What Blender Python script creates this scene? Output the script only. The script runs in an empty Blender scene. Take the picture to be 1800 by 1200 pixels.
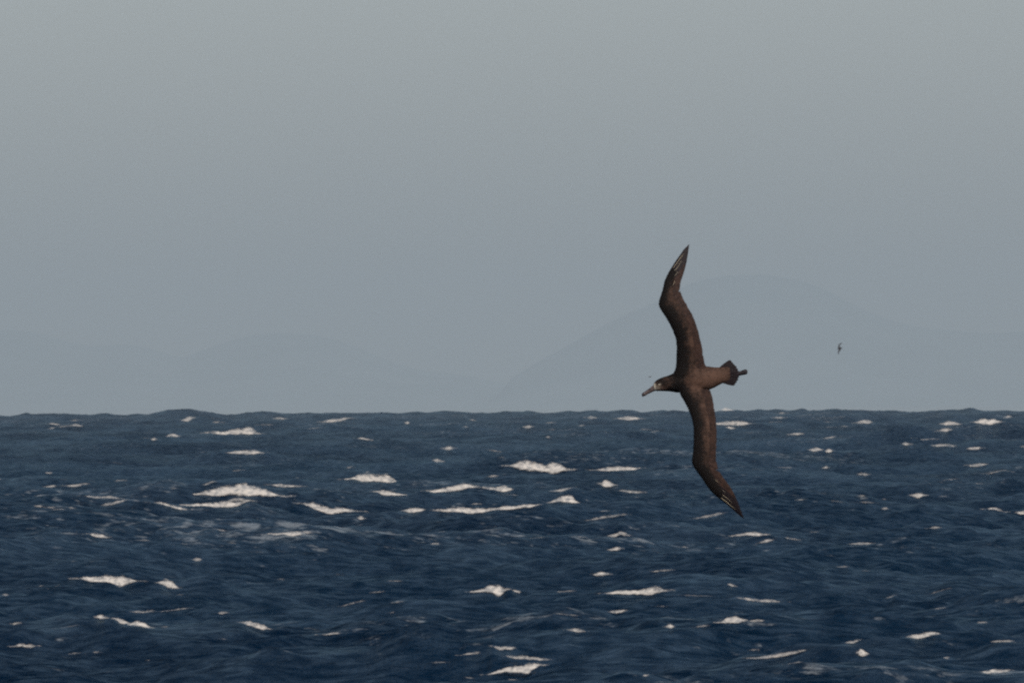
import bpy, math, random
import numpy as np
from mathutils import Matrix, Vector

# ------------------------------------------------------------------ camera, sky, sun, exposure
F = 30330.0            # focal length in photo pixels (photo 1800 x 1200)
CAM_H = 5.0
R_EARTH = 7.4e6        # effective earth radius with refraction
PITCH, ROLL = 0.00326, 0.0058
scene = bpy.context.scene
col = scene.collection

r0 = np.array([1.0, 0, 0]); fw = np.array([0, math.cos(PITCH), math.sin(PITCH)])
u0 = np.array([0, -math.sin(PITCH), math.cos(PITCH)])
RT = math.cos(ROLL) * r0 - math.sin(ROLL) * u0
UP = math.sin(ROLL) * r0 + math.cos(ROLL) * u0
CAM = np.array([0.0, 0.0, CAM_H])

cam_d = bpy.data.cameras.new('camera')
cam = bpy.data.objects.new('camera', cam_d)
col.objects.link(cam)
cam.matrix_world = Matrix(((RT[0], UP[0], -fw[0], 0), (RT[1], UP[1], -fw[1], 0),
                           (RT[2], UP[2], -fw[2], CAM_H), (0, 0, 0, 1)))
cam_d.sensor_width = 36.0
cam_d.lens = 36.0 * F / 1800.0
cam_d.clip_start = 1.0
cam_d.clip_end = 300000.0
BIRD_D = 130.0
cam_d.dof.use_dof = True
cam_d.dof.focus_distance = BIRD_D
cam_d.dof.aperture_fstop = 62.0
scene.camera = cam

SUN_EL, SUN_AZ = math.radians(38), math.radians(152)   # azimuth clockwise from +Y (view direction): behind, to the right
world = bpy.data.worlds.new('World'); scene.world = world; world.use_nodes = True
wn = world.node_tree; wn.nodes.clear()
sky = wn.nodes.new('ShaderNodeTexSky'); sky.sky_type = 'NISHITA'; sky.sun_disc = False
sky.sun_elevation = SUN_EL; sky.sun_rotation = SUN_AZ
sky.altitude = 0; sky.air_density = 0.8; sky.dust_density = 1.0; sky.ozone_density = 2.0
hs = wn.nodes.new('ShaderNodeHueSaturation'); hs.inputs['Saturation'].default_value = 0.50
bg = wn.nodes.new('ShaderNodeBackground'); bg.inputs['Strength'].default_value = 0.092
wo = wn.nodes.new('ShaderNodeOutputWorld')
wn.links.new(sky.outputs[0], hs.inputs['Color']); wn.links.new(hs.outputs[0], bg.inputs['Color'])
wn.links.new(bg.outputs[0], wo.inputs['Surface'])

sd = bpy.data.lights.new('sun', 'SUN'); sd.energy = 2.6; sd.angle = math.radians(0.5); sd.color = (1.0, 0.93, 0.84)
sun = bpy.data.objects.new('sun', sd); col.objects.link(sun)
sdir = Vector((math.sin(SUN_AZ) * math.cos(SUN_EL), math.cos(SUN_AZ) * math.cos(SUN_EL), math.sin(SUN_EL)))
sun.rotation_euler = sdir.to_track_quat('Z', 'Y').to_euler()
sun.location = (60, -60, 80)

vs = scene.view_settings
vs.view_transform = 'Standard'; vs.look = 'None'; vs.exposure = 0.0; vs.gamma = 1.0; vs.use_curve_mapping = False
scene.render.engine = 'CYCLES'
cy = scene.cycles
cy.max_bounces = 6; cy.volume_bounces = 1; cy.transparent_max_bounces = 12
cy.caustics_reflective = False; cy.caustics_refractive = False
cy.filter_width = 2.25
cy.use_denoising = False

rng = np.random.default_rng(11)
random.seed(5)


# ------------------------------------------------------------------ helpers
def ray(u, v):
    d = fw + (u - 900.0) / F * RT + (600.0 - v) / F * UP
    return d / d[1]                       # one metre of range (y) per unit


def link(o, parent=None):
    col.objects.link(o)
    if parent is not None:
        o.parent = parent
    return o


def mesh_obj(name, verts, faces, mat=None, parent=None, smooth=True, attrs=None):
    me = bpy.data.meshes.new(name)
    me.from_pydata([tuple(map(float, p)) for p in verts], [], faces)
    if mat: me.materials.append(mat)
    if smooth: me.polygons.foreach_set('use_smooth', [True] * len(me.polygons))
    for k, a in (attrs or {}).items():
        at = me.attributes.new(k, 'FLOAT', 'POINT')
        at.data.foreach_set('value', np.asarray(a, np.float32))
    me.update()
    return link(bpy.data.objects.new(name, me), parent)


def grid_mesh(name, X, Y, Z, mat=None, parent=None, attrs=None):
    n, m = X.shape
    co = np.stack([X, Y, Z], -1).reshape(-1, 3).astype(np.float32)
    idx = np.arange(n * m, dtype=np.int32).reshape(n, m)
    q = np.stack([idx[:-1, :-1], idx[:-1, 1:], idx[1:, 1:], idx[1:, :-1]], -1).reshape(-1, 4)
    me = bpy.data.meshes.new(name)
    me.vertices.add(len(co)); me.vertices.foreach_set('co', co.ravel())
    me.loops.add(q.size); me.loops.foreach_set('vertex_index', q.ravel())
    me.polygons.add(len(q)); me.polygons.foreach_set('loop_start', np.arange(0, q.size, 4, dtype=np.int32))
    me.polygons.foreach_set('use_smooth', np.ones(len(q), bool))
    for k, a in (attrs or {}).items():
        at = me.attributes.new(k, 'FLOAT', 'POINT'); at.data.foreach_set('value', np.asarray(a, np.float32).ravel())
    if mat: me.materials.append(mat)
    me.update(calc_edges=True)
    return link(bpy.data.objects.new(name, me), parent)


class NT:
    """small node tree builder"""
    def __init__(s, name):
        s.m = bpy.data.materials.new(name); s.m.use_nodes = True
        s.t = s.m.node_tree; s.t.nodes.clear()
        s.out = s.t.nodes.new('ShaderNodeOutputMaterial')
    def n(s, typ, **kw):
        nd = s.t.nodes.new('ShaderNode' + typ)
        for k, v in kw.items():
            if k in nd.inputs: nd.inputs[k].default_value = v
            else: setattr(nd, k, v)
        return nd
    def l(s, a, b): s.t.links.new(a, b)
    def noise(s, vec, scale, detail=3, rough=0.55, stretch=None):
        if stretch:
            mp = s.n('Mapping'); mp.inputs['Scale'].default_value = stretch; s.l(vec, mp.inputs[0]); vec = mp.outputs[0]
        nz = s.n('TexNoise', Scale=scale, Detail=detail, Roughness=rough); s.l(vec, nz.inputs['Vector'])
        return nz.outputs[0]
    def ramp(s, val, a, b, lo=0.0, hi=1.0):
        r = s.n('MapRange', interpolation_type='SMOOTHSTEP')
        s.l(val, r.inputs[0])
        for i, x in zip((1, 2, 3, 4), (a, b, lo, hi)): r.inputs[i].default_value = x
        return r.outputs[0]
    def math(s, op, a, b):
        m = s.n('Math', operation=op)
        for i, x in enumerate((a, b)):
            if isinstance(x, (int, float)): m.inputs[i].default_value = x
            else: s.l(x, m.inputs[i])
        return m.outputs[0]
    def mix(s, fac, a, b):
        m = s.n('Mix', data_type='RGBA')
        if isinstance(fac, (int, float)): m.inputs[0].default_value = fac
        else: s.l(fac, m.inputs[0])
        for i, x in ((6, a), (7, b)):
            if isinstance(x, tuple): m.inputs[i].default_value = (*x, 1)
            else: s.l(x, m.inputs[i])
        return m.outputs[2]


# ------------------------------------------------------------------ materials
def sea_material():
    t = NT('sea_water')
    P = t.n('NewGeometry').outputs['Position']
    hue = t.noise(P, 0.03, 3, 0.6)
    c = t.mix(t.ramp(hue, 0.3, 0.7), (0.0006, 0.0092, 0.026), (0.0013, 0.0145, 0.036))
    # stray foam flecks and streaks, gathered near crests
    cr = t.n('Attribute', attribute_name='crest').outputs['Fac']
    fn = t.noise(P, 2.0, 5, 0.68, (0.8, 0.9, 1.0))
    big = t.noise(P, 0.09, 2, 0.5)
    s = t.math('ADD', t.math('MULTIPLY', cr, 0.10), t.math('MULTIPLY', t.math('SUBTRACT', big, 0.5), 0.45))
    foam = t.ramp(t.math('ADD', fn, s), 0.67, 0.84, 0.0, 0.34)
    # wind ripples
    b1 = t.n('Bump', Strength=1.0, Distance=0.20); t.l(t.noise(P, 1.8, 5, 0.66), b1.inputs['Height'])
    b2 = t.n('Bump', Strength=1.0, Distance=0.05); t.l(t.noise(P, 7.0, 3, 0.6), b2.inputs['Height'])
    t.l(b1.outputs[0], b2.inputs['Normal']); N = b2.outputs[0]
    # deep water scatters blue; the mirror part saturates because small wavelets hide each other at grazing view
    df = t.n('BsdfDiffuse'); t.l(t.mix(foam, c, (0.60, 0.64, 0.66)), df.inputs['Color']); t.l(N, df.inputs['Normal'])
    gl = t.n('BsdfGlossy', Roughness=0.16, Color=(0.66, 0.88, 1.0, 1.0)); t.l(N, gl.inputs['Normal'])
    fr = t.n('Fresnel', IOR=1.333); t.l(N, fr.inputs['Normal'])
    # slick and wind-ruffled patches
    ruffle = t.math('ADD', t.ramp(t.noise(P, 2.4, 5, 0.7, (0.8, 1.5, 1.0)), 0.36, 0.68, 0.2, 1.75), t.ramp(t.noise(P, 0.16, 3, 0.6, (1.0, 0.5, 1.0)), 0.35, 0.7, -0.15, 0.6))
    fac = t.math('MULTIPLY', t.math('MINIMUM', t.math('MULTIPLY', t.math('POWER', fr.outputs[0], 1.9), 0.19), 0.135), ruffle)
    mx = t.n('MixShader'); t.l(fac, mx.inputs[0]); t.l(df.outputs[0], mx.inputs[1]); t.l(gl.outputs[0], mx.inputs[2])
    t.l(mx.outputs[0], t.out.inputs['Surface'])
    return t.m


def foam_material():
    t = NT('sea_foam')
    at = t.n('Attribute', attribute_name='grain').outputs['Vector']
    fade = t.n('Attribute', attribute_name='fade').outputs['Fac']
    pr = t.n('BsdfPrincipled', Roughness=0.9)
    pr.inputs['Specular IOR Level'].default_value = 0.2
    dens = t.n('Attribute', attribute_name='dens').outputs['Fac']
    n1 = t.noise(at, 0.20, 4, 0.62, (0.6, 1.0, 1.0))
    t.l(t.mix(t.ramp(n1, 0.30, 0.62), (0.33, 0.33, 0.33), (0.72, 0.66, 0.595)), pr.inputs['Base Color'])
    b = t.n('Bump', Strength=0.5, Distance=0.006); t.l(n1, b.inputs['Height']); t.l(b.outputs[0], pr.inputs['Normal'])
    n2 = t.noise(at, 0.24, 5, 0.66, (0.42, 1.0, 1.0))
    a = t.ramp(t.math('ADD', fade, t.math('MULTIPLY', t.math('SUBTRACT', n2, 0.5), 2.3)), 0.10, 1.25)
    a = t.math('MULTIPLY', a, dens)
    tr = t.n('BsdfTransparent'); mx = t.n('MixShader')
    t.l(a, mx.inputs[0]); t.l(tr.outputs[0], mx.inputs[1]); t.l(pr.outputs[0], mx.inputs[2])
    t.l(mx.outputs[0], t.out.inputs['Surface'])
    return t.m


def plain(name, c1, c2, scale, rough=0.7, bump=0.0, coord='Object'):
    t = NT(name)
    tc = t.n('TexCoord').outputs[coord]
    pr = t.n('BsdfPrincipled', Roughness=rough)
    pr.inputs['Specular IOR Level'].default_value = 0.5 if rough < 0.5 else 0.15
    nz = t.noise(tc, scale, 4, 0.6)
    t.l(t.mix(t.ramp(nz, 0.3, 0.7), c1, c2), pr.inputs['Base Color'])
    if bump:
        b = t.n('Bump', Strength=0.5, Distance=bump); t.l(nz, b.inputs['Height']); t.l(b.outputs[0], pr.inputs['Normal'])
    t.l(pr.outputs[0], t.out.inputs['Surface'])
    return t.m


def plumage_material():
    t = NT('plumage')
    tc = t.n('TexCoord').outputs['Object']
    at = t.n('Attribute', attribute_name='tone').outputs['Fac']
    wh = t.n('Attribute', attribute_name='white').outputs['Fac']
    pr = t.n('BsdfPrincipled', Roughness=0.75)
    pr.inputs['Specular IOR Level'].default_value = 0.12
    n1 = t.noise(tc, 20, 4, 0.62); n2 = t.noise(tc, 75, 3, 0.6)
    k = t.math('ADD', at, t.math('ADD', t.math('MULTIPLY', t.math('SUBTRACT', n1, 0.5), 0.75), t.math('MULTIPLY', t.math('SUBTRACT', n2, 0.5), 0.8)))
    c = t.mix(t.ramp(k, 0.0, 1.0), DARK, LIGHT)
    t.l(t.mix(wh, c, (0.72, 0.63, 0.50)), pr.inputs['Base Color'])
    b = t.n('Bump', Strength=0.4, Distance=0.004); t.l(n1, b.inputs['Height']); t.l(b.outputs[0], pr.inputs['Normal'])
    t.l(pr.outputs[0], t.out.inputs['Surface'])
    return t.m


DARK, LIGHT = (0.008, 0.006, 0.0055), (0.135, 0.075, 0.053)
M_SEA, M_FOAM = sea_material(), foam_material()
M_PLUME = plumage_material()
M_QUILL = plain('flight_feather', (0.022, 0.012, 0.010), (0.058, 0.030, 0.022), 40, 0.65)
M_TIP = plain('dark_feather', (0.012, 0.008, 0.010), (0.020, 0.013, 0.014), 40, 0.6)
M_SHAFT = plain('feather_shaft', (0.55, 0.46, 0.31), (0.68, 0.60, 0.44), 60, 0.5)
M_BILL = plain('bill_horn', (0.075, 0.054, 0.052), (0.115, 0.082, 0.076), 30, 0.45)
M_NAIL = plain('bill_nail', (0.045, 0.035, 0.04), (0.06, 0.045, 0.045), 30, 0.4)
M_EYE = plain('eye', (0.006, 0.005, 0.005), (0.01, 0.008, 0.007), 10, 0.15)
M_FOOT = plain('foot_skin', (0.022, 0.018, 0.022), (0.035, 0.026, 0.028), 30, 0.5)
M_FAR = plain('far_plumage', (0.03, 0.024, 0.026), (0.05, 0.04, 0.04), 3, 0.8)
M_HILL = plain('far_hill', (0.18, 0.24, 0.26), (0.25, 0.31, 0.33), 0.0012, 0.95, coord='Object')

# ------------------------------------------------------------------ sea surface
TN, TL = 2048, 1024.0


def wave_tile():
    k1 = np.fft.fftfreq(TN, TL / TN) * 2 * np.pi
    kx, ky = np.meshgrid(k1, k1)
    k = np.hypot(kx, ky); k[0, 0] = 1e-6
    V = 11.5; L = V * V / 9.81
    wd = np.array([0.22, -0.975])
    cosf = (kx * wd[0] + ky * wd[1]) / k
    P = np.exp(-1.0 / (k * L) ** 2) / k ** 3.75 * (0.15 + 0.85 * cosf ** 2) * np.where(cosf < 0, 0.25, 1.0) * np.exp(-(k * 0.2) ** 2)
    P[0, 0] = 0
    h = (rng.standard_normal((TN, TN)) + 1j * rng.standard_normal((TN, TN))) * np.sqrt(P)
    z = np.fft.ifft2(h)
    s = 0.84 / z.real.std()                              # significant height about 2.7 m once grouped
    Z = (z.real * s).astype(np.float64)
    DX = (np.fft.ifft2(-1j * kx / k * h).real * s); DY = (np.fft.ifft2(-1j * ky / k * h).real * s)
    # choppy displacement, resampled to a height field
    lam = 1.0
    g = np.arange(TN) * TL / TN
    X, Y = np.meshgrid(g, g)
    px, py = X.copy(), Y.copy()
    for _ in range(4):
        px = X - lam * sample(DX, px, py); py = Y - lam * sample(DY, px, py)
    H = sample(Z, px, py)
    return H - H.mean()


def sample(T, x, y, TL=TL, TN=TN):
    fx = np.mod(x / (TL / TN), TN); fy = np.mod(y / (TL / TN), TN)
    i = np.floor(fx).astype(np.int32); j = np.floor(fy).astype(np.int32)
    a = fx - i; b = fy - j
    i %= TN; j %= TN; i2 = (i + 1) % TN; j2 = (j + 1) % TN
    return (T[j, i] * (1 - a) + T[j, i2] * a) * (1 - b) + (T[j2, i] * (1 - a) + T[j2, i2] * a) * b


def ripple_tile():
    """short steep wind waves, 0.9 to 9 m long"""
    k1 = np.fft.fftfreq(1024, 96.0 / 1024) * 2 * np.pi
    kx, ky = np.meshgrid(k1, k1)
    k = np.hypot(kx, ky); k[0, 0] = 1e-6
    cosf = (kx * 0.22 - ky * 0.975) / k
    P = k ** -3.2 * np.exp(-(2.2 / k) ** 4) * np.exp(-(k * 0.13) ** 2) * (0.25 + 0.75 * cosf ** 2)
    h = (rng.standard_normal(k.shape) + 1j * rng.standard_normal(k.shape)) * np.sqrt(P)
    z = np.fft.ifft2(h).real
    z = z / z.std()
    return 0.036 * (z + 0.2 * (z * z - 1))


TILE = wave_tile()
RIP = ripple_tile()

def row_step(d):
    return 0.36 + 0.0006 * max(0.0, d - 260) + 0.0035 * max(0.0, d - 650)


rows = [180.0]
while rows[-1] < 12500: rows.append(rows[-1] + row_step(rows[-1]))
RROW = np.array(rows)
near = np.geomspace(2.0, 176.0, 40); far = np.array([14500, 17000, 20000.0])
R_ALL = np.concatenate([near, RROW, far])
az_in = np.linspace(-math.radians(2.3), math.radians(2.3), 660)
az_l = -np.concatenate([np.linspace(math.pi, math.radians(12), 40), np.radians([10, 8, 6.5, 5.4, 4.6, 4.0, 3.5, 3.1, 2.8, 2.5])])
AZ = np.concatenate([az_l, az_in, -az_l[::-1]])


def base_surface(x, y):
    r = np.hypot(x, y)
    grp = 0.80 + 0.30 * np.sin(x / 41.0 + 1.3 * np.sin(y / 170.0)) * np.sin(y / 120.0 + 0.7 * np.sin(x / 60.0)) + 0.12 * np.sin(y / 610.0 + 1.0)
    return sample(TILE, x + 137.0, y + 40.0) * grp + sample(RIP, x, y, 96.0, 1024) * (0.5 + 0.7 * grp) - r * r / (2 * R_EARTH)


BUMPS = []        # (xs, deltas, d, sigma, fade)


def bump_at(b, x, y):
    xs, dl, d, sg, fd = b
    g = np.exp(-((y - d) / sg) ** 2)
    e = np.maximum(0, np.maximum(xs[0] - x, x - xs[-1]))
    return np.interp(x, xs, dl) * g * np.exp(-(e / fd) ** 2)


RAY_Y = np.concatenate([np.arange(185, 1500, 0.35), np.arange(1500, 4000, 0.9), np.arange(4000, 12000, 2.5)])


def cast(u, v):
    d = ray(u, v)
    y = RAY_Y; x = d[0] * y; z = CAM_H + d[2] * y
    s = base_surface(x, y)
    for b in BUMPS:
        lo, hi = np.searchsorted(y, (b[2] - 3 * b[3], b[2] + 3 * b[3]))
        if hi > lo: s[lo:hi] += bump_at(b, x[lo:hi], y[lo:hi])
    hit = np.nonzero(z <= s)[0]
    return float(y[hit[0]]) if len(hit) else None


# white caps: (origin x, origin y, points (x, top, bottom) in 3x enlarged pixels)
CAPS_RAW = {
 (0, 700): """
1030,500,512 1100,485,512 1170,465,510 1230,458,508 1300,452,510 1360,468,512 1420,488,517 1475,505,522
835,540,560 880,555,572 920,565,585 985,580,592
930,560,568 1040,556,570 1120,552,574 1200,545,574 1250,545,570 1300,530,550
1190,540,546 1240,522,538 1305,528,540
1585,548,556 1640,550,575 1700,562,600 1740,575,608 1800,578,600 1900,592,598
1105,174,188 1130,172,192 1165,180,190 1220,168,192 1290,158,194 1330,150,192 1360,180,190
1200,282,288 1300,274,296 1340,272,292 1385,282,290
880,195,203 910,185,205 940,195,203
795,210,218 812,206,222 830,212,218
960,112,120 990,95,122 1015,97,110
1040,127,136 1060,124,138 1110,124,130 1170,120,132
260,130,138 285,125,142 310,135,140
375,138,143 395,130,146 430,142,148
245,158,168 300,148,158 380,140,148
425,510,518 520,514,524 570,514,526 640,524,532
525,562,570 570,550,566 640,536,548 670,530,536
225,464,470 300,456,466
335,456,462 400,452,466 450,446,456
465,708,715 510,710,732 560,724,736
1420,710,720 1440,708,724 1500,706,715 1540,700,722 1600,695,718
1420,450,458 1480,448,466 1530,458,466 1600,460,464
1690,120,128 1740,110,128 1800,104,120 1845,100,108
1450,100,112 1475,96,112 1500,104,110
1405,138,148 1450,140,148
185,562,572 225,566,574
245,570,578 285,570,580
1075,452,460 1130,430,440
1460,567,575 1510,565,575
1130,685,692 1195,695,702
235,388,396 270,385,400
1560,415,420 1578,414,422
""",
 (600, 700): """
20,424,430 70,412,425 110,404,440 160,400,438 210,410,440 250,405,452 275,415,455 290,435,445
890,350,358 930,338,376 980,336,384 1030,340,382 1080,352,384 1120,336,396 1160,345,394 1195,368,380
180,486,494 230,488,515 280,496,510 325,504,512
375,500,510 430,488,508 480,484,502 510,478,495 570,465,492 630,455,486 660,455,480 700,462,496 750,460,496 795,467,486
805,468,484 850,462,492 890,466,490
520,580,596 590,576,598 650,578,606 700,582,606 760,580,600 800,578,592
820,576,590 880,562,586 920,566,582 960,560,578 1045,555,562
1095,546,552 1150,522,542 1190,510,548 1220,515,556 1245,545,552
1335,374,380 1400,364,384 1460,358,382 1550,364,378 1575,364,368
1365,440,455 1390,424,470 1420,440,468 1440,452,460
1115,484,494 1160,478,492 1215,466,472
1470,478,488 1530,486,498 1600,490,500
1290,640,646 1370,622,634 1490,606,616
1400,722,730 1440,712,734 1470,698,715 1520,715,728
330,582,600 380,578,602 435,580,592
80,622,630 100,618,642 122,628,636
480,322,330 510,320,338 535,326,336
535,258,268 565,252,272 595,256,268
80,205,212 120,206,218 155,212,224
335,122,134 348,118,138 360,124,132
960,144,152 985,142,160 1005,144,154
1450,102,108 1520,94,116 1545,96,112 1580,104,110
1290,98,108 1325,92,110 1340,98,106
1080,200,208 1095,196,210
770,268,272 850,278,286
770,405,415 820,402,412
20,364,370 65,354,366
1640,168,180 1665,168,178
1250,140,148 1280,138,146
680,108,116 705,112,120
465,765,770 490,758,772 520,764,770
1080,126,132 1120,122,130
""",
 (1200, 700): """
170,128,138 240,122,142 320,122,142 360,130,136
230,150,156 265,146,168
475,98,104 510,94,108 540,96,104
505,76,84 550,72,82
905,126,134 960,116,134 1000,118,130
1365,130,142 1410,120,142 1460,132,138
1345,168,176 1385,158,176 1410,154,168
1535,122,128 1590,110,138 1630,110,138 1680,118,126
1690,98,104 1720,88,106 1730,94,102
1645,145,152 1700,138,152 1755,140,146
560,188,191 610,178,194 630,182,190
735,210,216 800,198,210 815,198,204
1160,236,244 1180,228,250 1200,236,246
1305,246,252 1370,240,256 1430,242,256
1215,215,220 1350,210,218
665,267,272 700,256,280 730,266,276
750,272,282 775,264,288 790,274,280
1495,262,268 1540,256,272 1580,258,266
1495,350,356 1560,344,360 1600,342,350
1600,394,400 1690,376,386 1725,382,394
920,396,402 960,392,408 990,396,402
1200,504,515 1240,500,522 1280,506,514
1590,580,586 1650,574,586 1700,592,604
1360,432,438 1440,420,426
740,362,370 770,352,368
60,629,636 140,612,625 220,596,606
255,721,728 340,706,722 400,706,726 440,712,720
390,761,767 440,742,760 480,738,748
525,728,738 560,735,748 620,744,750
880,765,769 950,758,772 1010,760,765
1295,683,688 1330,674,686 1355,676,682
600,532,538 650,528,536
740,546,550 830,540,552
925,510,520 965,508,520
940,542,550 1010,544,552
1535,446,451 1580,444,452
1050,577,585 1080,574,586
1340,516,522 1390,512,518
1765,595,606 1810,590,612
1780,251,256 1810,248,257
200,55,65 230,50,68 260,58,66
790,94,99 860,95,100
""",
 (0, 940): """
415,222,234 460,222,244 510,224,246 565,212,252 600,225,266 640,222,268 690,224,256 705,236,246
835,246,254 875,236,268 910,252,280 935,272,284
735,237,243 780,240,248
265,280,292 320,264,278 390,252,274
195,266,274 240,262,272
500,425,440 530,420,444 560,426,440
600,432,442 640,440,466 680,460,470
690,465,478 730,452,480 760,462,486 790,482,492
690,400,406 740,398,412 800,394,408
840,402,406 960,384,392 1000,382,387
1265,456,464 1330,456,480 1390,474,496 1420,492,498
65,582,590 110,570,588 150,574,592 200,580,586
365,622,628 430,616,623
495,612,622 525,612,620
55,462,470 100,458,470
1010,126,132 1040,120,136 1070,124,132
1140,408,414 1180,402,418 1200,406,412
10,312,320 45,310,320
1680,522,528 1760,512,524 1800,512,518
300,490,494 410,472,477
850,480,485 890,480,486
""",
 (600, 940): """
690,294,304 740,284,300 780,268,305 820,268,318 850,272,320 870,276,292
890,288,300 930,292,312 965,308,316
1390,304,310 1480,292,312 1560,290,314 1620,282,316 1660,272,308 1700,278,300
770,732,738 870,700,718 920,690,726 980,682,720 1040,672,696 1050,678,690
800,578,590 830,588,606 910,588,602
870,632,642 950,636,654 1020,642,656 1090,650,662
625,630,636 720,612,628
1330,200,214 1370,192,216 1410,198,212
1410,72,82 1470,60,82
1190,494,502 1240,494,512 1295,504,511
1145,295,302 1230,290,297
0,372,378 110,342,350
265,351,358 320,344,354
1410,401,406 1450,396,416 1500,390,404
1130,409,414 1240,420,427
1710,480,490 1735,466,496 1755,474,488
1590,731,744 1610,728,742
500,311,317 550,306,313
1640,187,195 1740,178,185
""",
 (1200, 940): """
290,326,334 350,330,342 400,338,352 470,340,356 520,349,355
190,456,465 240,438,462 290,434,464 325,436,456
340,449,456 415,444,457
50,483,488 140,470,479
360,643,652 450,634,650 520,622,642 600,606,624 655,600,611
1180,531,540 1240,520,548 1320,508,528 1338,512,526
850,565,572 900,554,574 935,546,556
920,612,630 945,604,634 970,616,636
1620,557,566 1660,554,566 1730,552,562 1755,558,569
1080,329,334 1120,312,320
1300,309,314 1400,276,283
1320,387,392 1390,376,383
1540,457,464 1600,456,463
355,602,610 395,600,610
540,677,684 620,664,675
0,313,318 150,319,325
1570,716,725 1640,708,728 1720,706,722
1690,352,356 1740,350,356
1380,641,650 1405,636,652
240,252,262 280,262,274
""",
}
CAPS = []
for (ox, oy), txt in CAPS_RAW.items():
    for line in txt.strip().splitlines():
        CAPS.append(np.array([[ox + float(a) / 3, oy + float(b) / 3, oy + float(c) / 3] for a, b, c in (q.split(',') for q in line.split())]))
r_ = np.random.default_rng(77)
for _ in range(55):                                  # stray small breakers between the traced ones
    u_, v_ = r_.uniform(-30, 1830), 735 + 460 * r_.random() ** 1.4
    w_, h_ = r_.uniform(4, 13), r_.uniform(1.0, 2.4); sl = r_.normal(0, 0.05)
    CAPS.append(np.array([[u_ - w_, v_ - 0.4 * h_ + sl * w_, v_ + sl * w_], [u_ + r_.normal(0, 3), v_ - h_, v_], [u_ + w_, v_ - 0.5 * h_ - sl * w_, v_ - sl * w_]]))
CAPS.sort(key=lambda p: -p[:, 2].mean())            # nearest first

# the broken skyline of far swells: crests 5.4 km out, heights read off the photograph's horizon
SKY_L = {(0, 4.5): '0,135 150,135 215,122 260,130 330,118 400,130 500,133 580,135 680,128 740,135 800,122 850,122 950,135 1000,135 1060,122 1150,130 1230,108 1350,97 1520,95 1600,115 1680,112 1740,125',
         (0, 3): '1170,85 1240,85 1300,75 1380,65 1450,72 1500,80 1600,75 1700,78 1790,76',
         (600, 3): '0,76 100,75 200,74 300,78 400,68 450,75 540,64 600,68 660,72 720,80 780,84 830,76 870,70 900,78 960,80 1010,70 1060,78 1130,74 1200,64 1260,72 1340,66 1400,68 1480,60 1540,62 1580,74 1640,68 1700,60 1750,74 1790,74',
         (1200, 3): '0,74 60,64 120,70 180,70 260,66 340,66 410,54 450,60 500,54 560,64 630,48 660,64 720,62 790,58 860,62 930,62 1000,68 1070,66 1140,68 1200,72 1260,70 1340,66 1400,62 1460,60 1510,50 1560,64 1620,72 1690,60 1740,62 1800,60'}
sk = np.array([[ox + float(q.split(',')[0]) / sc_, 700 + float(q.split(',')[1]) / sc_] for (ox, sc_), t_ in SKY_L.items() for q in t_.split()])
sk = sk[np.argsort(sk[:, 0])]
sk = np.vstack([np.column_stack([sk[:14, 0] - 392, sk[:14, 1] + 2.5]), sk, np.column_stack([sk[-14:, 0] + 430, sk[-14:, 1] - 2])])
sk = sk[np.argsort(sk[:, 0])]
su = np.arange(sk[0, 0], sk[-1, 0], 1.5)
kern = np.hanning(7); kern /= kern.sum()
sv = np.convolve(np.pad(np.interp(su, sk[:, 0], sk[:, 1]), 3, 'edge'), kern, 'valid')
D = np.array([ray(a, b) for a, b in zip(su, sv)])
drow = float(RROW[np.argmin(abs(RROW - 5400))])
BUMPS.append((D[:, 0] * drow, CAM_H + D[:, 2] * drow - base_surface(D[:, 0] * drow, np.full(len(su), drow)), drow, 2.0 * row_step(drow), 8.0))

placed = []
for p in CAPS:
    uc = (p[0, 0] + p[-1, 0]) / 2
    vb = np.interp(uc, p[:, 0], p[:, 2])
    d = None
    for dv in (0, 2, 4, 6, 8):
        d = cast(uc, vb + dv)
        if d is not None: break
    if d is None: d = 8500.0
    d = float(RROW[np.argmin(abs(RROW - d))])
    us = np.arange(p[0, 0], p[-1, 0] + 1.5, 1.5)
    top = np.interp(us, p[:, 0], p[:, 1]); bot = np.interp(us, p[:, 0], p[:, 2])
    D = np.array([ray(u, v) for u, v in zip(us, bot)])
    x = D[:, 0] * d; zb = CAM_H + D[:, 2] * d
    hpx = d / F
    tgt = zb + 0.12 * (bot - top) * hpx
    cur = base_surface(x, np.full_like(x, d))
    for b in BUMPS:
        if abs(b[2] - d) < 3 * b[3]: cur += bump_at(b, x, np.full_like(x, d))
    step = row_step(d)
    BUMPS.append((x, tgt - cur, d, max(1.3, 1.3 * step), max(1.0, 25 * hpx)))
    placed.append((p, us, top, bot, d))

A, RR = np.meshgrid(AZ, R_ALL)
X = RR * np.sin(A); Y = RR * np.cos(A)
amp = np.clip((math.radians(9) - abs(A)) / math.radians(5), 0, 1) * np.clip((RR - 40) / 120, 0, 1)
base = base_surface(X, Y) + RR * RR / (2 * R_EARTH)
Z = base * amp - RR * RR / (2 * R_EARTH)
crest = np.clip((base - 0.35) / 1.0, -0.5, 1.2)
for b in BUMPS:
    xs, dl, d, sg, fd = b
    i0, i1 = np.searchsorted(R_ALL, (d - 3 * sg - 3, d + 3 * sg + 0.002 * d + 3))
    a0 = math.atan2(xs[0] - 3 * fd, d) - 0.001; a1 = math.atan2(xs[-1] + 3 * fd, d) + 0.001
    j0, j1 = np.searchsorted(AZ, (a0, a1))
    if i1 > i0 and j1 > j0:
        Z[i0:i1, j0:j1] += bump_at(b, X[i0:i1, j0:j1], Y[i0:i1, j0:j1])
sea = grid_mesh('sea', X, Y, Z, M_SEA, attrs={'crest': crest})
sea.data.flip_normals()
sea['kind'] = 'structure'
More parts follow.
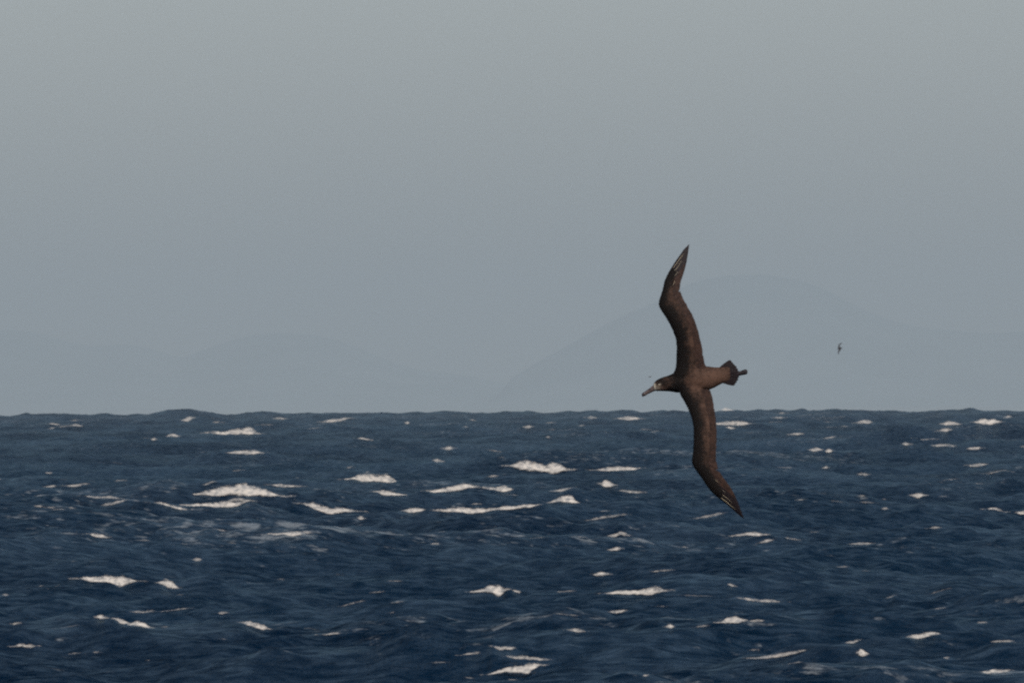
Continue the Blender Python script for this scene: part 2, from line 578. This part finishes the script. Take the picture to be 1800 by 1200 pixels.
sea['label'] = 'dark blue wind-blown sea with many small breaking waves'
del A, RR, X, Y, Z, base, amp, crest


# ------------------------------------------------------------------ breaking crests
def noise1(n, scale, r):
    k = max(3, int(n / scale) + 3)
    c = r.standard_normal(k)
    x = np.linspace(0, k - 1.001, n); j = x.astype(int); f = x - j; f = f * f * (3 - 2 * f)
    return c[j] * (1 - f) + c[np.minimum(j + 1, k - 1)] * f


def make_cap(i, p, us, top, bot, d):
    """a spilling crest: a thin sloping mound of foam, ragged and thinning out past its traced outline"""
    r = np.random.default_rng(100 + i)
    wid = us[-1] - us[0]
    ext = 3.0 + 0.17 * wid
    n = max(9, int((wid + 2 * ext) / 1.5)); us2 = np.linspace(us[0] - ext, us[-1] + ext, n)
    tp = np.interp(us2, us, top); bt = np.interp(us2, us, bot)
    if n > 14:
        kr = np.hanning(9); kr /= kr.sum()
        tp = np.convolve(np.pad(tp, 4, 'edge'), kr, 'valid'); bt = np.convolve(np.pad(bt, 4, 'edge'), kr, 'valid')
    hgt = np.maximum(1.6, bt - tp)
    mid = 0.5 * (tp + bt) + noise1(n, 12, r) * 0.07 * hgt
    half = 0.45 * hgt * (1 + 0.10 * noise1(n, 12, r))
    along = np.clip(np.minimum(us2 - us2[0], us2[-1] - us2) / (2.0 * ext), 0, 1)
    half = half * (0.28 + 0.72 * along)
    s = d / F
    big = float(np.max(hgt))
    strength = np.clip(0.62 + big * 0.05, 0.65, 1.1) + r.normal(0, 0.04)
    dens = float(np.clip(0.27 + 0.085 * big + r.normal(0, 0.07), 0.32, 0.96))
    K = 13
    hs_ = np.convolve(np.pad(np.maximum(0.03, 2 * half * s), 4, 'edge'), np.ones(9) / 9, 'valid')
    lat = np.array([noise1(n, 7, r) for _ in range(K)])
    lat[1:-1] = 0.25 * lat[:-2] + 0.5 * lat[1:-1] + 0.25 * lat[2:]
    bow = noise1(n, 40, r) * 0.25
    V, FA, GR = [], [], []
    for a in range(n):
        hh = hs_[a]
        for k in range(K):
            e = -1.45 + 3.15 * k / (K - 2)                  # -1 lower outline, +1 upper outline
            if k < K - 1:
                v = mid[a] - e * half[a]
                q = min(1.0, max(0.0, (e + 1.45) / 2.6))
                off = -1.2 * hh * math.cos(q * math.pi / 2) ** 1.2 + lat[k, a] * 0.03 * hh; zo = 0.0
            else:
                v = mid[a] + 1.5 * half[a]; off = 1.0 * hh; zo = -0.1
            y = d + off + bow[a] * min(1.5, hh)
            dd = ray(us2[a], v)
            V.append((dd[0] * y, y, CAM_H + dd[2] * y + zo))
            rim = max(0.0, min(1.0, (e + 1.45) / 0.75)) if e < 0 else max(0.0, min(1.0, (1.7 - e) / 1.25))
            FA.append(rim * (0.15 + 0.85 * along[a]) * strength)
            GR.append((us2[a] + 37.0 * i, v * 1.0, 3.1 * i))
    V = np.array(V)
    org = np.array([V[:, 0].mean(), d, V[:, 2].min()])
    idx = np.arange(n * K).reshape(n, K)
    faces = [(int(idx[a, k]), int(idx[a + 1, k]), int(idx[a + 1, k + 1]), int(idx[a, k + 1])) for a in range(n - 1) for k in range(K - 1)]
    o = mesh_obj('whitecap', V - org, faces, M_FOAM, sea, attrs={'fade': FA, 'dens': np.full(len(V), dens)})
    at = o.data.attributes.new('grain', 'FLOAT_VECTOR', 'POINT'); at.data.foreach_set('vector', np.array(GR, np.float32).ravel())
    o.location = org
    return o


for i, q in enumerate(placed):
    make_cap(i, *q)


# ------------------------------------------------------------------ far hills
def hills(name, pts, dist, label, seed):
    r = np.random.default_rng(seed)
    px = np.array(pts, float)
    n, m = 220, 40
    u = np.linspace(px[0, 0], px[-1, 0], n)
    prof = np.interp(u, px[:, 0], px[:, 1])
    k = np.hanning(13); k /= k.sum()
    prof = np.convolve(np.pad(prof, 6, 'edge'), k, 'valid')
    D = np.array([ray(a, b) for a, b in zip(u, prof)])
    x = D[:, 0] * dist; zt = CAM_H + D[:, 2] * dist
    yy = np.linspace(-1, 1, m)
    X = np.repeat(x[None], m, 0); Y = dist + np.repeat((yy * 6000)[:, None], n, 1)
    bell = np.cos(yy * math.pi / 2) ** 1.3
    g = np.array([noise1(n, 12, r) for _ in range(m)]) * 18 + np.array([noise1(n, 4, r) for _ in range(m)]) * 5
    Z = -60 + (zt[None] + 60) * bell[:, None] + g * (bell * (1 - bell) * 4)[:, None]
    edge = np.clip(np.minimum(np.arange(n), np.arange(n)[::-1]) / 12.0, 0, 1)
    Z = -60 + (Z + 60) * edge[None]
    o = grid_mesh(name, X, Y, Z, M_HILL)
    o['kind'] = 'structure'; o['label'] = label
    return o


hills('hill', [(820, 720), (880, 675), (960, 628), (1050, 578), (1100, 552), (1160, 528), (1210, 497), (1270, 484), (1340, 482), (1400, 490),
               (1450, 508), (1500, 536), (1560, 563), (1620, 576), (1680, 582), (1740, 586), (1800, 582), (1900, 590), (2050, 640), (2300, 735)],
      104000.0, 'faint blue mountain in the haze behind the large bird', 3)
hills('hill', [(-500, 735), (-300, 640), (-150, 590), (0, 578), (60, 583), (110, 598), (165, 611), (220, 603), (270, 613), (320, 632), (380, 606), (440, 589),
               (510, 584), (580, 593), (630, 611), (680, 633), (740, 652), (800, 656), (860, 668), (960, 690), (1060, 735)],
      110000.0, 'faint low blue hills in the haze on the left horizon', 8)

# ------------------------------------------------------------------ haze
hx0, hx1, hy0, hy1, hz0, hz1 = -22000, 22000, -22000, 122000, -90, 840
hv = [(x, y, z) for z in (hz0, hz1) for y in (hy0, hy1) for x in (hx0, hx1)]
hf = [(0, 2, 3, 1), (4, 5, 7, 6), (0, 1, 5, 4), (2, 6, 7, 3), (0, 4, 6, 2), (1, 3, 7, 5)]
tm = NT('haze_air')
pv = tm.n('VolumePrincipled', Density=2.4e-5, Anisotropy=0.0)
pv.inputs['Color'].default_value = (0.678, 0.785, 0.85, 1)
tm.l(pv.outputs[0], tm.out.inputs['Volume'])
haze = mesh_obj('haze', hv, hf, tm.m, smooth=False)
haze['kind'] = 'stuff'; haze['label'] = 'pale grey sea haze filling the air'

# ------------------------------------------------------------------ the large bird
S = BIRD_D / F                                   # metres per photo pixel at the bird
BC = (1215.0, 668.0)
bdir = ray(*BC)
yb = BIRD_D / math.sqrt(1 + bdir[0] ** 2 + bdir[2] ** 2)
BO = CAM + np.array([bdir[0], 1, bdir[2]]) * BIRD_D * 1.0
bird = bpy.data.objects.new('albatross', None); col.objects.link(bird)
bird.matrix_world = Matrix(((RT[0], UP[0], -fw[0], BO[0]), (RT[1], UP[1], -fw[1], BO[1]), (RT[2], UP[2], -fw[2], BO[2]), (0, 0, 0, 1)))
bird.empty_display_size = 0.2
bird['label'] = 'large dark brown albatross banking with long narrow wings spread, bill to the left'
bird['category'] = 'seabird'


def P3(u, v, z=0.0):                             # photo pixel and height above the back plane -> bird space
    return np.array([(u - BC[0]) * S, (BC[1] - v) * S, z])


UPW = [(1180, 662, 1246, 655), (1186, 647.5, 1240.5, 643.5), (1187.6, 638, 1238.4, 638), (1188.3, 624, 1236, 626.7), (1188.5, 609, 1234, 611), (1187, 594.7, 1229.8, 594), (1183, 584, 1226.7, 580),
       (1178.3, 573.3, 1222.5, 567), (1170.8, 560, 1216, 552), (1161.7, 546.7, 1207.5, 537), (1156.7, 536.7, 1199.8, 524), (1157.5, 528.3, 1196.5, 515),
       (1162.5, 513.3, 1195, 507), (1166.7, 495, 1196.5, 495), (1171.7, 483.3, 1200.5, 484), (1180, 470, 1204.2, 471.7), (1188.3, 454.5, 1207.5, 458.3),
       (1200, 440, 1210, 444), (1211.7, 428.7, 1211.7, 428.7)]
LOW = [(1192, 680, 1247, 676), (1194, 694, 1250.5, 694), (1200.5, 703, 1252.3, 699), (1205.5, 712, 1253.3, 705), (1210, 721.5, 1255.3, 718.7), (1215, 734, 1257.2, 732), (1218, 750, 1259.2, 748),
       (1218.3, 770, 1259.5, 770), (1217.5, 790, 1258.3, 791), (1215, 806.7, 1258, 803), (1215, 813.3, 1258.3, 811.7), (1220, 823.3, 1261.7, 822),
       (1230, 836.7, 1267.5, 833), (1240, 851.7, 1276, 845), (1250, 865, 1285, 857), (1263.3, 875.8, 1292, 870), (1276.7, 888.3, 1299, 885),
       (1290, 899, 1304.5, 898), (1308.3, 911.7, 1308.3, 911.7)]


class Wing:
    def __init__(s, st, wrist, hand_end):
        s.st = np.array(st, float); n = len(st)
        mid = 0.5 * (s.st[:, :2] + s.st[:, 2:])
        s.len = np.concatenate([[0], np.cumsum(np.hypot(*np.diff(mid, axis=0).T))])
        s.w = s.len / s.len[-1]; s.wrist, s.hand_end = s.w[wrist], s.w[hand_end]
    def le(s, w): return np.array([np.interp(w, s.w, s.st[:, 0]), np.interp(w, s.w, s.st[:, 1])])
    def te(s, w): return np.array([np.interp(w, s.w, s.st[:, 2]), np.interp(w, s.w, s.st[:, 3])])
    def z(s, w): return 0.030 + 0.075 * math.sin(min(1, w / 0.62) * math.pi / 2) - 0.30 * max(0, w - 0.35) ** 2
    def pt(s, w, c, dz=0.0):
        q = s.le(w) * (1 - c) + s.te(w) * c
        chord = np.hypot(*(s.te(w) - s.le(w))) * S
        camber = 0.10 * chord * math.sin(min(1, max(0, c) ** 0.7) * math.pi) - 0.05 * chord * c
        return P3(q[0], q[1], s.z(w) + camber + dz)


wings = [Wing(UPW, 10, 15), Wing(LOW, 10, 15)]


def cov_frac(wg, w):                              # how far back the covert-clad arm reaches, as a share of the chord
    if w < wg.wrist: return 0.74
    t = (w - wg.wrist) / (wg.hand_end - wg.wrist)
    return 0.74 - 0.20 * t if t < 0.86 else 0.57 - (t - 0.86) / 0.14 * 0.35


bv, bf = [], []


def loft(rings):
    base0 = len(bv); m = len(rings[0])
    for rg in rings: bv.extend(rg)
    for a in range(len(rings) - 1):
        for k in range(m):
            i = base0 + a * m
            bf.append((i + k, i + (k + 1) % m, i + m + (k + 1) % m, i + m + k))
    bf.append(tuple(base0 + k for k in range(m))[::-1])
    bf.append(tuple(base0 + (len(rings) - 1) * m + k for k in range(m)))


for wi, wg in enumerate(wings):
    rings = []
    for w in np.linspace(0.0, wg.hand_end, 46):
        cf = cov_frac(wg, w); rg = []
        chord = np.hypot(*(wg.te(w) - wg.le(w))) * S
        th = max(0.010, chord * (0.13 - 0.06 * w + 0.09 * max(0, 1 - w / 0.16) ** 2)) * (1.0 if w < wg.hand_end * 0.97 else 0.7)
        m = 22
        for k in range(m):
            a = 2 * math.pi * k / m
            c = cf * 0.5 * (1 - math.cos(a))
            cc = 0.5 * (1 - math.cos(a))
            prof = math.sin(a) * (0.55 if math.sin(a) < 0 else 1.0) * (1 - 0.45 * cc)
            rg.append(wg.pt(w, c, prof * th * 0.62 + 0.001))
        rings.append(rg if wi == 0 else rg[::-1])
    loft(rings)

BODY = [(1148.8, 681.0, 5.4, 5.0), (1150.2, 680.0, 7.0, 6.2), (1153.5, 678.1, 9.3, 8.0), (1160, 676.0, 11.2, 9.2), (1167, 674.8, 12.8, 10.4), (1174, 673.8, 13.9, 11.5),
        (1181, 672.7, 15.9, 13), (1190, 671, 19.5, 16), (1200, 668.5, 21.5, 18), (1212, 667, 22.5, 19), (1225, 665.5, 22.2, 18.5), (1236, 664.5, 21.6, 17),
        (1246, 664.5, 20.8, 14.5), (1257, 663, 17.7, 11.5), (1267, 660, 15.0, 8.5), (1274, 658, 14.3, 6), (1280, 656.8, 13.5, 4), (1284, 656.2, 11.5, 2.5)]
rings = []
bx = [b[0] for b in BODY]
for u in np.concatenate([np.linspace(1149, 1165, 14), np.linspace(1167, 1284, 38)]):
    c, hw, hd = (np.interp(u, bx, [b[k] for b in BODY]) for k in (1, 2, 3))
    tilt = 0.0 if u > 1175 else 0.35 * (1175 - u) / 26          # head turned down towards the bill
    zc = np.interp(u, [1149, 1165, 1185, 1205, 1240, 1262, 1284], [0.028, 0.026, 0.014, -0.004, -0.004, 0.004, 0.006])
    rg = []
    for k in range(28):
        a = 2 * math.pi * k / 28
        e = math.sin(a) * hw; q = math.cos(a) * hd
        rg.append(P3(u - math.sin(a) * hw * tilt * 0.35, c - e, zc + q * S))
    rings.append(rg)
loft(rings)

tmp = mesh_obj('body_raw', bv, bf)
import bmesh
bm = bmesh.new(); bm.from_mesh(tmp.data); bmesh.ops.recalc_face_normals(bm, faces=bm.faces); bm.to_mesh(tmp.data); bm.free()
md = tmp.modifiers.new('r', 'REMESH'); md.mode = 'VOXEL'; md.voxel_size = 0.0042; md.use_smooth_shade = True
sm = tmp.modifiers.new('s', 'SMOOTH'); sm.factor = 0.5; sm.iterations = 9
dg = bpy.context.evaluated_depsgraph_get()
bme = bpy.data.meshes.new_from_object(tmp.evaluated_get(dg))
bpy.data.objects.remove(tmp)
bme.name = 'body'
co = np.empty(len(bme.vertices) * 3, np.float32); bme.vertices.foreach_get('co', co); co = co.reshape(-1, 3)
# blend the wing roots into the back
ed = np.empty(len(bme.edges) * 2, np.int32); bme.edges.foreach_get('vertices', ed); ed = ed.reshape(-1, 2)
U = co[:, 0] / S + BC[0]; Vp = BC[1] - co[:, 1] / S
wgt = np.exp(-((U - 1208) / 26) ** 4 - ((Vp - 668) / 30) ** 4)[:, None] * 0.9
deg = np.bincount(ed.ravel(), minlength=len(co))[:, None]
for _ in range(40):
    acc = np.zeros_like(co)
    np.add.at(acc, ed[:, 0], co[ed[:, 1]]); np.add.at(acc, ed[:, 1], co[ed[:, 0]])
    co = co + wgt * (acc / deg - co) * 0.7
bme.vertices.foreach_set('co', co.astype(np.float32).ravel())
U = co[:, 0] / S + BC[0]; Vp = BC[1] - co[:, 1] / S


def blob(u, v, ru, rv, ang=0.0):
    du, dv = U - u, Vp - v; c, s = math.cos(ang), math.sin(ang)
    return np.exp(-(((du * c + dv * s) / ru) ** 2 + ((-du * s + dv * c) / rv) ** 2))


LEp = np.array([w_.le(q) for w_ in wings for q in np.linspace(0.06, w_.hand_end, 120)])
dist = np.full(len(U), 1e9)                        # distance behind the leading edge: front coverts are darkest
for q in LEp: dist = np.minimum(dist, np.hypot(U - q[0], Vp - q[1]))
tone = -0.10 + 0.40 * np.clip((dist - 9) / 18, 0, 1)
tone += 0.28 * blob(1230, 667, 34, 24) + 0.18 * blob(1230, 674, 22, 13) + 0.34 * blob(1272, 657, 12, 15) + 0.20 * blob(1252, 662, 14, 18)
tone += 0.35 * blob(1218, 597, 10, 9) + 0.22 * blob(1222, 606, 12, 4) + 0.3 * blob(1180, 515, 9, 16, 0.1) + 0.4 * blob(1248, 742, 9, 12) + 0.2 * blob(1240, 712, 12, 12)
tone += 0.2 * blob(1240, 775, 12, 25) - 0.25 * blob(1195, 676, 12, 22) - 0.22 * blob(1158, 668, 10, 7) - 0.2 * blob(1205, 645, 12, 16)
tone += 0.32 * blob(1160, 682, 10, 5)
white = np.zeros(len(U))
front = co[:, 2] > 0.0
band = np.exp(-(((U - 1150.6) - (Vp - 680) * 0.16) / 2.3) ** 2) * (abs(Vp - 681) < 7.5)
band *= 0.95
white = np.maximum(white, band)
white = np.maximum(white, 0.55 * blob(1159.2, 675.6, 2.3, 1.2, -0.5) * front)
white = np.maximum(white, 0.28 * blob(1155, 682, 6, 4.5))
for nm, arr in (('tone', tone), ('white', white)):
    at = bme.attributes.new(nm, 'FLOAT', 'POINT'); at.data.foreach_set('value', arr.astype(np.float32))
bme.materials.clear(); bme.materials.append(M_PLUME)
bme.polygons.foreach_set('use_smooth', [True] * len(bme.polygons))
link(bpy.data.objects.new('body', bme), bird)


def feather(name, a, b, wid, mat, parent, nrm=(0, 0, 1), side=0.0, point=0.5, th=0.0016, droop=0.0):
    """a thin closed vane from a to b with a raised shaft line and a rounded tip"""
    a, b = np.array(a), np.array(b); ax = b - a; L = np.linalg.norm(ax); ax = ax / L
    n = np.array(nrm, float); n -= ax * n.dot(ax); n /= np.linalg.norm(n); sd_ = np.cross(n, ax)
    V = []; ts = [0, 0.35, 0.72, 0.90, 0.97, 1.0]
    for t in ts:
        hw = wid * (0.75 + 0.25 * min(1, t / 0.3)) * (1 if t < 0.72 else math.sqrt(max(0.12, 1 - ((t - 0.72) / 0.28) ** 3)) * (1 - point) + point * (1 - (t - 0.72) / 0.28))
        hw = max(hw, 0.0006)
        c = a + ax * L * t - n * droop * t * t
        for k, (o, z) in enumerate(((-1, 0), (side, th), (1, 0), (side, -th * 0.4))):
            V.append(c + sd_ * hw * o + n * z)
    Fc = []
    for i in range(len(ts) - 1):
        for k in range(4):
            p, q = i * 4 + k, i * 4 + (k + 1) % 4
            Fc.append((p, q, q + 4, p + 4))
    Fc += [(3, 2, 1, 0), tuple(len(V) - 4 + k for k in range(4))]
    return mesh_obj(name, V, Fc, mat, parent, smooth=False)


def primary(wg, wi, w0, w1, c0, c1, hw, dz, mat, k):
    V, mid = [], []
    ts = [0, 0.2, 0.4, 0.6, 0.78, 0.9, 1.0]
    def centre(t): return w0 + (w1 - w0) * t, c0 + (c1 - c0) * min(1.0, t / 0.75)
    for t in ts:
        w, c = centre(t); w = min(w, 0.998)
        ch = max(0.004, np.hypot(*(wg.te(w) - wg.le(w))) * S)
        h = hw * (1 if t < 0.7 else max(0.55 if k < 8 else 0.1, 1 - ((t - 0.7) / 0.3) ** 2))
        for cc, z in ((max(0.015, c - h / ch), 0), (c, 0.0012), (min(0.995, c + h / ch), -0.0004), (c, -0.0012)):
            V.append(wg.pt(w, cc, dz + z))
    Fc = [(i * 4 + q, i * 4 + (q + 1) % 4, i * 4 + 4 + (q + 1) % 4, i * 4 + 4 + q) for i in range(len(ts) - 1) for q in range(4)]
    Fc += [(3, 2, 1, 0), tuple(len(V) - 4 + q for q in range(4))]
    fo = mesh_obj('primary_feather', V, Fc, mat, bird, smooth=False)
    if k in (4, 6, 8, 10):                                    # pale bare shafts
        s0 = 0.14; s1 = 0.24 + 0.055 * (k - 3) + 0.02 * ((k * 7) % 3)
        pts = [wg.pt(*centre(s0 + (s1 - s0) * q / 3), dz + 0.0030) for q in range(4)]
        r_ = 0.0010 + 0.00009 * (k - 3)
        V, Fc = [], []
        for q, p in enumerate(pts):
            ax = pts[min(q + 1, 3)] - pts[max(q - 1, 0)]; ax = ax / np.linalg.norm(ax)
            n_ = np.array([0, 0, 1.0]); n_ -= ax * n_.dot(ax); n_ /= np.linalg.norm(n_); s_ = np.cross(n_, ax)
            rr = r_ * (1 - 0.18 * q)
            V += [p + (s_ * math.cos(a) + n_ * math.sin(a)) * rr for a in np.linspace(0, 2 * math.pi, 5, endpoint=False)]
        for q in range(3):
            Fc += [(q * 5 + j, q * 5 + (j + 1) % 5, q * 5 + 5 + (j + 1) % 5, q * 5 + 5 + j) for j in range(5)]
        Fc += [tuple(range(5))[::-1], tuple(range(15, 20))]
        mesh_obj('shaft', V, Fc, M_SHAFT, fo)


for wi, wg in enumerate(wings):
    # secondaries on the arm
    N = 28
    for i in range(N):
        w = 0.045 + (wg.wrist * 1.03 - 0.045) * i / (N - 1)
        wt = min(wg.wrist * 1.06, w + 0.006 + 0.012 * i / N)
        j = rng.normal(0, 0.006)
        a = wg.pt(w - 0.004, 0.52, 0.004 - 0.00025 * i); b = wg.pt(wt, 1.0 + j, 0.001 - 0.00025 * i)
        feather('secondary_feather', a, b, 0.027 + 0.001 * rng.normal(), M_QUILL, bird, side=0.1 if wi else -0.1, point=0.02)
    # primaries on the hand, inner to outer; the vanes stop at the rear edge of the wing
    for k in range(11):
        t = k / 10.0
        w0 = wg.wrist + (wg.hand_end - 0.045 - wg.wrist) * t ** 0.9
        w1 = 1.0 - (1.0 - wg.wrist * 1.10) * (1 - t) ** 1.7
        c0, c1 = 0.64 - 0.57 * t ** 1.4, 0.95 - 0.50 * t ** 2.5
        primary(wg, wi, w0, w1, c0, c1, 0.024 - 0.006 * t, 0.004 - 0.0010 * k, M_QUILL if k < 5 else M_TIP, k)

# tail fan
TE = [(1285.3, 634), (1288.5, 638), (1291.5, 641.5), (1294.5, 644.5), (1297, 649), (1298.5, 653), (1299.3, 657.5), (1299, 661.5), (1297.5, 666.5), (1295, 671), (1292, 675.3)]
for k, (u, v) in enumerate(TE):
    q = k / (len(TE) - 1)
    a = P3(1263, 651 + 16 * q, 0.016 + 0.001 * (5 - abs(k - 5)))
    b = P3(u, v, 0.006 + 0.0012 * (5 - abs(k - 5)))
    feather('tail_feather', a, b, 0.0175, M_TIP, bird, side=0.0, point=0.02)


def tube(name, pts, mat, parent, m=12, flat=1.0):
    """closed loft through (u, v, z, half width px, half depth px)"""
    V, Fc = [], []
    P_ = np.array([[p[0], p[1]] for p in pts], float)
    for i, p in enumerate(pts):
        tg = P_[min(i + 1, len(pts) - 1)] - P_[max(i - 1, 0)]; tg = tg / np.hypot(*tg); nm = np.array([-tg[1], tg[0]])
        for k in range(m):
            a = 2 * math.pi * k / m
            q = P_[i] + nm * math.cos(a) * p[3]
            V.append(P3(q[0], q[1], p[2] + math.sin(a) * p[4] * S))
    for i in range(len(pts) - 1):
        for k in range(m): Fc.append((i * m + k, i * m + (k + 1) % m, (i + 1) * m + (k + 1) % m, (i + 1) * m + k))
    Fc += [tuple(range(m))[::-1], tuple((len(pts) - 1) * m + k for k in range(m))]
    return mesh_obj(name, V, Fc, mat, parent)


zb_ = 0.028
bill = tube('bill', [(1152, 680.6, zb_, 5.0, 4.4), (1148.5, 682.6, zb_, 5.0, 4.2), (1145, 684.8, zb_, 4.3, 3.8), (1141, 687.2, zb_, 4.0, 3.4), (1137, 689.6, zb_, 3.5, 3.0),
                     (1134, 691.6, zb_, 3.3, 2.6), (1132.3, 692.8, zb_, 3.1, 2.4)], M_BILL, bird)
tube('nail', [(1134.2, 691.4, zb_, 3.45, 2.8), (1132, 692.8, zb_, 3.6, 2.8), (1130.6, 694.0, zb_, 3.3, 2.4), (1130.2, 695.6, zb_, 2.1, 1.8), (1130.4, 697.0, zb_, 0.9, 0.9)], M_NAIL, bill)
tube('nostril_tube', [(1146.5, 680.4, zb_ + 0.012, 1.2, 1.2), (1143.5, 682.6, zb_ + 0.011, 1.3, 1.3), (1140.5, 684.8, zb_ + 0.010, 1.0, 1.0)], M_BILL, bill, m=8)


def eyeball(u, v, z):
    V, Fc = [], []; nr, ns = 6, 10; R = 1.5 * S
    for i in range(nr + 1):
        for k in range(ns):
            th, ph = math.pi * i / nr, 2 * math.pi * k / ns
            V.append(P3(u, v, z) + R * np.array([math.sin(th) * math.cos(ph), math.sin(th) * math.sin(ph), math.cos(th)]))
    for i in range(nr):
        for k in range(ns): Fc.append((i * ns + k, i * ns + (k + 1) % ns, (i + 1) * ns + (k + 1) % ns, (i + 1) * ns + k))
    return mesh_obj('eye', V, Fc, M_EYE, bird)


eyeball(1157.0, 674.4, 0.027 + 7.4 * S); eyeball(1157.0, 674.4, 0.027 - 7.4 * S)
for z, dv in ((0.004, 0.0), (-0.022, 1.2)):
    ft = tube('foot', [(1288, 658 + dv, z, 3.4, 2.6), (1296, 656.8 + dv, z, 3.2, 2.4), (1301, 655.4 + dv, z, 3.3, 2.2), (1306, 654.0 + dv, z, 3.8, 2.0), (1310.5, 652.8 + dv, z, 4.2, 1.7),
                       (1312.8, 652.4 + dv, z, 3.4, 1.2), (1314, 652.2 + dv, z, 1.6, 0.7)], M_FOOT, bird)


# ------------------------------------------------------------------ far birds
def far_bird(u, v, dist, px_span, left, right, body, label):
    """one continuous gliding-bird mesh; left/right are wing centre lines in photo pixels from the body"""
    s = dist / F
    dd = ray(u, v); o_ = CAM + np.array([dd[0], 1, dd[2]]) * dist
    V, Fc = [], []
    def add(rings):
        b0 = len(V); m = len(rings[0])
        for rg in rings: V.extend(rg)
        for i in range(len(rings) - 1):
            for k in range(m): Fc.append((b0 + i * m + k, b0 + i * m + (k + 1) % m, b0 + (i + 1) * m + (k + 1) % m, b0 + (i + 1) * m + k))
        Fc.append(tuple(b0 + k for k in range(m))[::-1]); Fc.append(tuple(b0 + (len(rings) - 1) * m + k for k in range(m)))
    for pts in (left, right, body):
        P_ = np.array(pts, float); rings = []
        for i in range(len(P_)):
            tg = P_[min(i + 1, len(P_) - 1), :2] - P_[max(i - 1, 0), :2]; tg /= np.hypot(*tg); nm = np.array([-tg[1], tg[0]])
            dep = 0.12 if pts is not body else 0.9
            rings.append([np.array([(P_[i, 0] + nm[0] * math.cos(a) * P_[i, 2]) * s, -(P_[i, 1] + nm[1] * math.cos(a) * P_[i, 2]) * s, (math.sin(a) * P_[i, 2] * dep + (0 if pts is body else 0.02 * i * i)) * s])
                          for a in np.linspace(0, 2 * math.pi, 10, endpoint=False)])
        add(rings)
    o = mesh_obj('seabird', V, Fc, M_FAR)
    bm = bmesh.new(); bm.from_mesh(o.data); bmesh.ops.recalc_face_normals(bm, faces=bm.faces); bm.to_mesh(o.data); bm.free()
    rm = o.modifiers.new('join', 'REMESH'); rm.mode = 'VOXEL'; rm.voxel_size = 0.18 * s
    o.matrix_world = Matrix(((RT[0], UP[0], -fw[0], o_[0]), (RT[1], UP[1], -fw[1], o_[1]), (RT[2], UP[2], -fw[2], o_[2]), (0, 0, 0, 1)))
    o['label'] = label; o['category'] = 'seabird'; o['group'] = 'far seabirds over the water'
    return o


far_bird(1476, 612, 2900, 22, [(0, 0, 1.7), (-1.6, -3.5, 1.6), (-0.5, -6.5, 1.3), (2.6, -8.6, 0.9), (6, -9.6, 0.3)],
         [(0, 0, 1.7), (0.2, 3, 1.6), (-2.2, 6, 1.4), (-2.5, 8.8, 1.1), (-0.3, 11, 0.4)],
         [(-4, 1.2, 0.5), (-2.5, 0.8, 1.1), (0, 0, 1.8), (2.6, 0, 1.4), (4.4, 0, 0.8)],
         'small far-off dark bird in the sky to the right of the albatross')
far_bird(1142.5, 662.3, 5200, 8, [(0, 0, 0.8), (-1.4, -0.2, 0.75), (-3.2, 0.9, 0.4)], [(0, 0, 0.8), (1.6, -0.8, 0.75), (3.4, -1.0, 0.4)],
         [(-1.1, 0.7, 0.3), (0, 0, 0.8), (1.2, 0.3, 0.4)], 'tiny speck of a bird just above the albatross bill')
